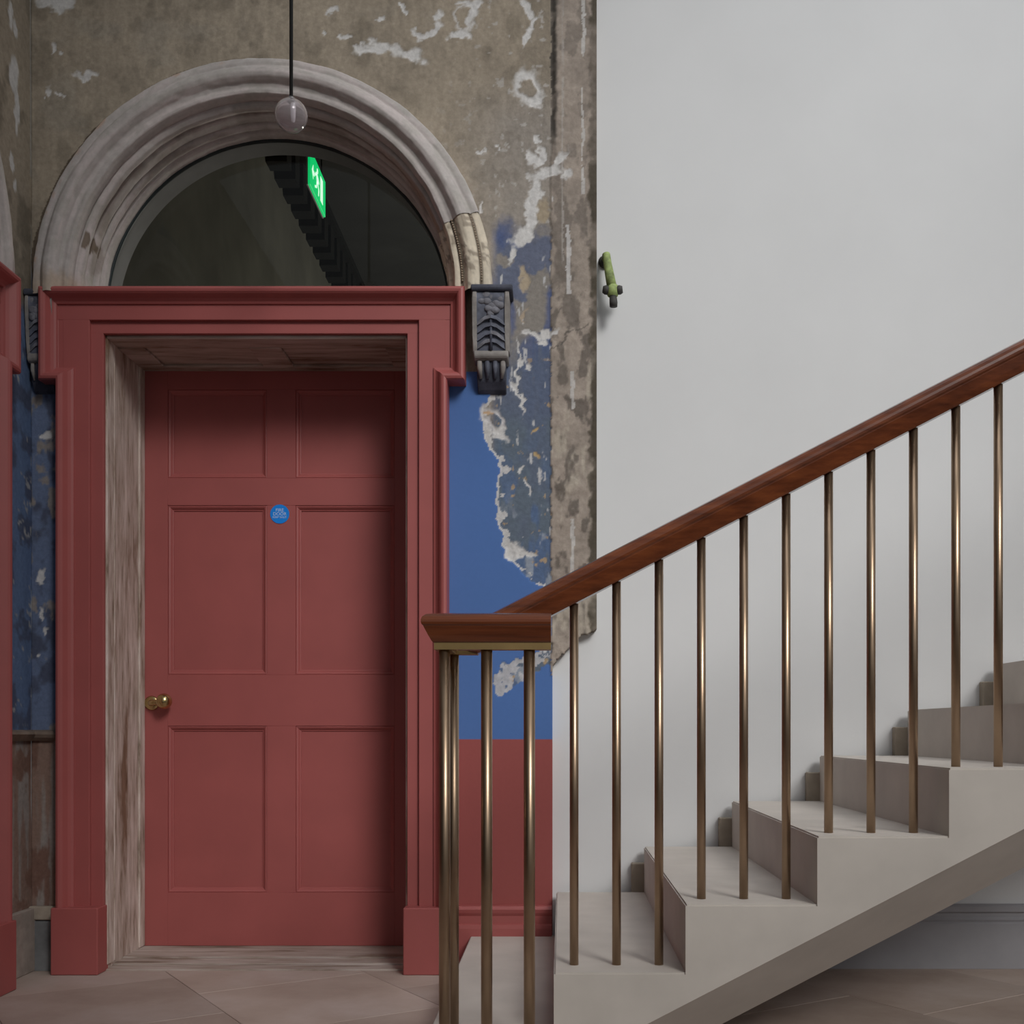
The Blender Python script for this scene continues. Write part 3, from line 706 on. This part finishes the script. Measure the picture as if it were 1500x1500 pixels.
def console(loc, sx, label):
    r = tag(empty('carved_console', loc), label, 'console', 'carved consoles'); r.scale = (sx, 1 if sx == 1 else 0.62, 1)
    W = 0.066                                   # half width; local z 0 at the top
    prof = [(0.01, 0.0), (-0.098, 0.0), (-0.104, -0.02), (-0.098, -0.05), (-0.088, -0.10), (-0.082, -0.15), (-0.078, -0.19), (-0.072, -0.21), (0.01, -0.21)]
    bm = bmesh.new(); add_prism(bm, prof, 'x', -W + 0.012, W - 0.012); done('body', bm, M_console, r, bevel=0.003)
    for s in (-1, 1):
        bm = bmesh.new(); add_prism(bm, [(y - 0.006, z) for y, z in prof[:-1]] + [(0.01, -0.20)], 'x', *sorted((s * (W - 0.016), s * W))); done('side_scroll', bm, M_conlite, r, bevel=0.003)
    bm = bmesh.new(); add_prism(bm, [(0.01, 0.0), (-0.108, 0.0), (-0.114, 0.006), (-0.114, 0.018), (-0.106, 0.024), (0.01, 0.024)], 'x', -W - 0.004, W + 0.012); done('abacus', bm, M_condark, r, bevel=0.003)
    bm = bmesh.new()                             # leaf boss, low relief
    for k in range(16):
        bmesh.ops.create_icosphere(bm, subdivisions=2, radius=random.uniform(0.010, 0.018), matrix=Matrix.Translation((random.uniform(-0.036, 0.036), -0.096, random.uniform(-0.082, -0.012))) @ Matrix.Diagonal((1.2, 0.55, 0.9, 1)))
    done('leaf_boss', bm, M_conmid, r, True)
    for k in range(4):                           # drooping lobes of the leaf
        for s in (-1, 1):
            z = -0.100 - k * 0.027; bm = bmesh.new(); y = -0.092 + k * 0.004
            add_prism(bm, [(0.0, z + 0.016), (s * 0.022, z + 0.012), (s * 0.044, z - 0.004), (s * 0.052, z - 0.020), (s * 0.040, z - 0.014), (s * 0.020, z + 0.000), (0.0, z + 0.004)], 'y', y - 0.012, y + 0.012)
            for v in bm.verts:
                if v.co.y < y: v.co.y += abs(v.co.x) * 0.22
            done('leaf_lobe', bm, M_conmid if (k + (s > 0)) % 3 == 0 else M_console, r)
    bm = bmesh.new(); add_tube(bm, [(0, -0.095, -0.09), (0, -0.084, -0.205)], [0.005, 0.006], 8); done('leaf_rib', bm, M_condark, r, True)
    bm = bmesh.new(); add_prism(bm, [(0.01, -0.205), (-0.082, -0.205), (-0.088, -0.215), (-0.086, -0.23), (-0.07, -0.238), (0.01, -0.238)], 'x', -W + 0.004, W - 0.004); done('lower_band', bm, M_conlite, r, bevel=0.004)
    bm = bmesh.new(); add_prism(bm, [(0.01, -0.238), (-0.062, -0.238), (-0.058, -0.275), (-0.045, -0.305), (-0.02, -0.332), (0.01, -0.345)], 'x', -W + 0.014, W - 0.014); done('pendant_block', bm, M_condark, r, bevel=0.003)
    for s in (-1, -0.34, 0.34, 1):
        bm = bmesh.new(); add_tube(bm, [(s * 0.042, -0.066, -0.24), (s * 0.042, -0.066, -0.262), (s * 0.038, -0.052, -0.298)], [0.009, 0.010, 0.005], 8); done('pendant_reed', bm, M_console if abs(s) < 0.5 else M_conlite, r, True)
    return r


console((-0.252, 0.0, 2.446), 1.0, 'dark carved leaf console under the arch end beside the flaking blue wall')
console((-1.886, 0.0, 2.446), 0.74, 'shadowed carved console in the corner between the two red surrounds')

# ------------------------------------------------------------------ skirtings and dado rail
def run(name, prof, x0, x1, mat, label, cat):
    bm = bmesh.new(); add_prism(bm, prof, 'x', x0, x1); return tag(done(name, bm, mat), label, cat, kind='structure')


run('baseboard_back', [(0.005, 0), (-0.032, 0), (-0.032, 0.155), (-0.030, 0.168), (-0.022, 0.172), (-0.022, 0.20), (-0.030, 0.212), (-0.034, 0.225), (-0.026, 0.236), (0.005, 0.238)], DOOR_C + DB + 0.012, -0.034, M_red, 'red skirting board between the door surround and the stairs', 'skirting')
run('baseboard_right', [(0.045, 0), (0.012, 0), (0.012, 0.165), (0.018, 0.172), (0.014, 0.180), (0.022, 0.190), (0.022, 0.203), (0.012, 0.21), (0.012, 0.228), (0.020, 0.235), (0.045, 0.236)], 0.1, 3.6, M_grey, 'grey moulded skirting board on the white wall under the stairs', 'skirting')
run('baseboard_left', [(0.0, 0), (-0.022, 0), (-0.022, 0.18), (0.0, 0.185)], XL, DOOR_C - DB - 0.012, paint('slate_skirting', (0.17, 0.175, 0.18), 0.8, 0.3, 12, 0.3, 0.003, 40), 'short slate grey skirting piece in the corner beside the red plinth', 'skirting')
box('upper_block', XL, DOOR_C - DB, -0.026, 0.0, 0.185, 0.235, paint('bare_skirting_plaster', (0.34, 0.29, 0.235), 0.9, 0.3, 14, 0.4, 0.004, 40), bpy.data.objects['baseboard_left'], 0.004)
bm = bmesh.new(); add_box(bm, XL, XL + 0.022, -0.36, -0.0, 0, 0.23); tag(done('baseboard_side', bm, paint('bare_side_skirting', (0.33, 0.275, 0.24), 0.9, 0.25, 14, 0.4, 0.004, 40), bevel=0.003), 'bare pinkish skirting on the side wall beside the slate piece', 'skirting', kind='structure')
M_rail = paint('stripped_rail_timber', (0.21, 0.155, 0.12), 0.8, 0.3, 20, 0.4, 0.003, 60)
t3 = run('trim_3', [(0.0, 0.838), (-0.012, 0.838), (-0.026, 0.850), (-0.032, 0.862), (-0.026, 0.872), (-0.008, 0.878), (0.0, 0.878)], XL, DOOR_C - DB, M_rail, 'stripped brown dado rail crossing the corner between the red surrounds', 'dado rail')
bm = bmesh.new(); add_prism(bm, [(XL, 0.838), (XL + 0.012, 0.838), (XL + 0.03, 0.862), (XL + 0.024, 0.872), (XL, 0.878)], 'y', -0.37, 0.0); done('side_return', bm, M_rail, t3)

# ------------------------------------------------------------------ stone stairs
R1, GO, RI, T1 = -0.018, 0.3217, 0.1667, 0.284
YF, YB = -1.40, 0.0
def Zs(x): return 0.388 + 0.518 * (x - 0.652)
stairs = tag(empty('stone_staircase', (0, 0, 0)), 'pale stone staircase climbing along the white wall', 'staircase')
bm = bmesh.new(); add_box(bm, -0.33, R1 + 0.02, -1.60, YB, 0, 0.127); done('bottom_step', bm, M_stone, stairs, bevel=0.004)
for k in range(9):
    x0, x1 = R1 + GO * k, R1 + GO * (k + 1); zt = T1 + RI * k
    bm = bmesh.new(); S_ = []
    for x in (x0, x1):
        lo_ = max(Zs(x), 0.0); lw = max(Zs(x) - 0.16, 0.0) if k else max(Zs(x) - 0.16, 0.0)
        S_.append([bm.verts.new((x, y, z)) for y, z in ((YF, zt), (YF, lo_), (-1.2, lw), (YB, lw), (YB, zt))])
    bm.faces.new(S_[0]); bm.faces.new(list(reversed(S_[1])))
    for i in range(5): bm.faces.new((S_[0][i], S_[0][(i + 1) % 5], S_[1][(i + 1) % 5], S_[1][i]))
    e = [e for e in bm.edges if all(v.co.z > zt - 1e-4 for v in e.verts) and (all(abs(v.co.y - YF) < 1e-4 for v in e.verts) or all(abs(v.co.x - x0) < 1e-4 for v in e.verts))]
    bmesh.ops.bevel(bm, geom=e, offset=0.004, segments=2, affect='EDGES')
    st_o = done('step', bm, M_stone, stairs)
    if k: box('wall_filler', x0 - 0.045, x1 - 0.045, 0.0005, 0.042, max(zt - RI - 0.02, 0), zt - 0.062, M_cement, st_o, 0.003)

# ------------------------------------------------------------------ railing: mahogany handrail on brass balusters
rail = tag(empty('stair_railing', (0, 0, 0)), 'polished mahogany handrail on round brass balusters along the stone stairs', 'railing')
yb, yf, xk, xc, xe = -1.30, -1.475, -0.21, -0.281, -0.024
ZB = 1.067; PIT = 0.5165
XTOP = 2.75
def rail_path(w):
    """offset w to the outer side; back run high to low, round the corner, front run"""
    return [(XTOP, yb + w, ZB + (XTOP - xk) * PIT), (xk, yb + w, ZB), (xc - w, yb + w, ZB), (xc - w, yf - w, ZB), (xe, yf - w, ZB)]


def rail_sweep(name, prof, mat, first=0, slope=None):
    """slope: the deeper section used on the raking length"""
    bm = bmesh.new(); rings = []
    for i in range(first, 5):
        pr = slope if slope and i < 2 else prof
        rings.append([bm.verts.new(Vector(rail_path(w)[i]) + Vector((0, 0, h))) for w, h in pr])
    n = len(prof)
    for i in range(len(rings) - 1):
        for k in range(n): bm.faces.new((rings[i][k], rings[i][(k + 1) % n], rings[i + 1][(k + 1) % n], rings[i + 1][k]))
    bm.faces.new(rings[0]); bm.faces.new(list(reversed(rings[-1])))
    return done(name, bm, mat, rail)


half = [(0.021, 0.017), (0.024, 0.020), (0.031, 0.032), (0.038, 0.046), (0.041, 0.052), (0.0415, 0.054), (0.0455, 0.058), (0.0470, 0.063), (0.0470, 0.069), (0.0440, 0.076), (0.036, 0.082), (0.018, 0.086)]
full = half + [(-w, h) for w, h in reversed(half)]
rail_sweep('handrail', full, M_mahog, 0, [(w, 0.002 + (h - 0.017) * 0.083 / 0.069) for w, h in full])
M_strip = paint('dull_brass_strip', (0.33, 0.225, 0.10), 0.45, 0.15, 12, 0, metallic=1.0)
rail_sweep('brass_strip', [(0.019, 0.0), (0.019, 0.018), (-0.019, 0.018), (-0.019, 0.0)], M_strip, 1)


def baluster(x, y, z0, z1, r):
    bm = bmesh.new(); add_tube(bm, [(x, y, z0), (x, y, z1)], r, 20, True)
    o = done('baluster', bm, M_brass, rail)
    for p in o.data.polygons: p.use_smooth = len(p.vertices) == 4
    return o


for x in (-0.277, -0.177, -0.0755): baluster(x, yf, 0.12, ZB + 0.004, 0.0135)
baluster(-0.272, yb, 0.12, ZB + 0.004, 0.0135)
x0 = (841 - 822) / 580.0
for k in range(24):
    x = x0 + k * GO / 3
    if x > XTOP - 0.05: break
    st_i = int(math.floor((x - R1) / GO)); baluster(x, yb, T1 + RI * min(st_i, 8) - 0.004, ZB + (x - xk) * PIT + 0.004, 0.0112)

# ------------------------------------------------------------------ pendant globe lamp
pl = tag(empty('pendant_lamp', (-0.859, -0.55, 2.833)), 'clear glass globe pendant hanging on a thin black flex before the arch', 'lamp')
bm = bmesh.new(); add_tube(bm, [(0, 0, 0.045), (0, 0, 1.9)], 0.0058, 10); done('flex', bm, M_cable, pl, True)
bm = bmesh.new(); bmesh.ops.create_uvsphere(bm, u_segments=40, v_segments=24, radius=0.0515)
bmesh.ops.create_uvsphere(bm, u_segments=40, v_segments=24, radius=0.0465)
me = bpy.data.meshes.new('globe'); bmesh.ops.recalc_face_normals(bm, faces=list(bm.faces))
for f in bm.faces:
    if f.calc_center_median().length < 0.049:
        if f.normal.dot(f.calc_center_median()) > 0: f.normal_flip()
    elif f.normal.dot(f.calc_center_median()) < 0: f.normal_flip()
bm.to_mesh(me); bm.free(); me.polygons.foreach_set('use_smooth', [True] * len(me.polygons)); link('globe', me, M_globe, pl)
bm = bmesh.new(); add_lathe(bm, [(0.002, 0.058), (0.010, 0.058), (0.013, 0.052), (0.013, 0.044), (0.008, 0.040), (0.002, 0.040)], (0, 0, 0), 'z', 20); done('cap', bm, paint('lamp_cap_metal', (0.35, 0.34, 0.34), 0.35, 0.1, 20, 0, metallic=1.0), pl, True)
bm = bmesh.new(); add_lathe(bm, [(0.001, 0.041), (0.006, 0.040), (0.008, 0.03), (0.008, 0.0), (0.006, -0.018), (0.001, -0.022)], (0.006, 0, 0), 'z', 16); done('bulb', bm, paint('frosted_bulb', (0.85, 0.86, 0.9), 0.3, 0.02, 20, 0), pl, True)

# ------------------------------------------------------------------ old green gas bracket on the edge of the white wall
gb = tag(empty('gas_bracket', (0.165, 0.04, 2.60)), 'corroded green pipe bracket on the white wall beside the bare plaster strip', 'bracket')
M_verd = paint('verdigris_pipe', (0.27, 0.34, 0.12), 0.7, 0.5, 40, 0.6, 0.003, 90)
M_iron = paint('blackened_iron', (0.045, 0.042, 0.038), 0.7, 0.3, 40, 0.4, 0.002, 80)
bm = bmesh.new(); add_lathe(bm, [(0.002, 0.002), (0.022, 0.002), (0.024, -0.008), (0.014, -0.014), (0.002, -0.015)], (-0.004, 0, 0.005), 'y', 16); done('wall_plate', bm, M_iron, gb, True)
bm = bmesh.new(); add_tube(bm, [(-0.004, 0.0, 0.008), (-0.004, -0.04, 0.016), (0.0, -0.066, 0.006), (0.004, -0.072, -0.03), (0.012, -0.074, -0.075), (0.019, -0.074, -0.112)], [0.010, 0.011, 0.014, 0.015, 0.017, 0.018], 14); done('bent_pipe', bm, M_verd, gb, True)
bm = bmesh.new(); add_lathe(bm, [(0.004, 0.024), (0.019, 0.020), (0.023, 0.0), (0.019, -0.018), (0.004, -0.024)], (0.022, -0.074, -0.128), 'z', 16); done('tee_body', bm, M_verd, gb, True)
for s in (-1, 1):
    bm = bmesh.new(); add_tube(bm, [(0.022 + s * 0.010, -0.074, -0.128), (0.022 + s * 0.026, -0.078, -0.125), (0.022 + s * 0.036, -0.079, -0.124)], [0.014, 0.017, 0.012], 14); done('side_nipple', bm, M_iron, gb, True)
bm = bmesh.new(); add_tube(bm, [(0.023, -0.076, -0.145), (0.025, -0.078, -0.172), (0.025, -0.078, -0.186)], [0.013, 0.015, 0.014], 14); done('capped_outlet', bm, M_iron, gb, True)
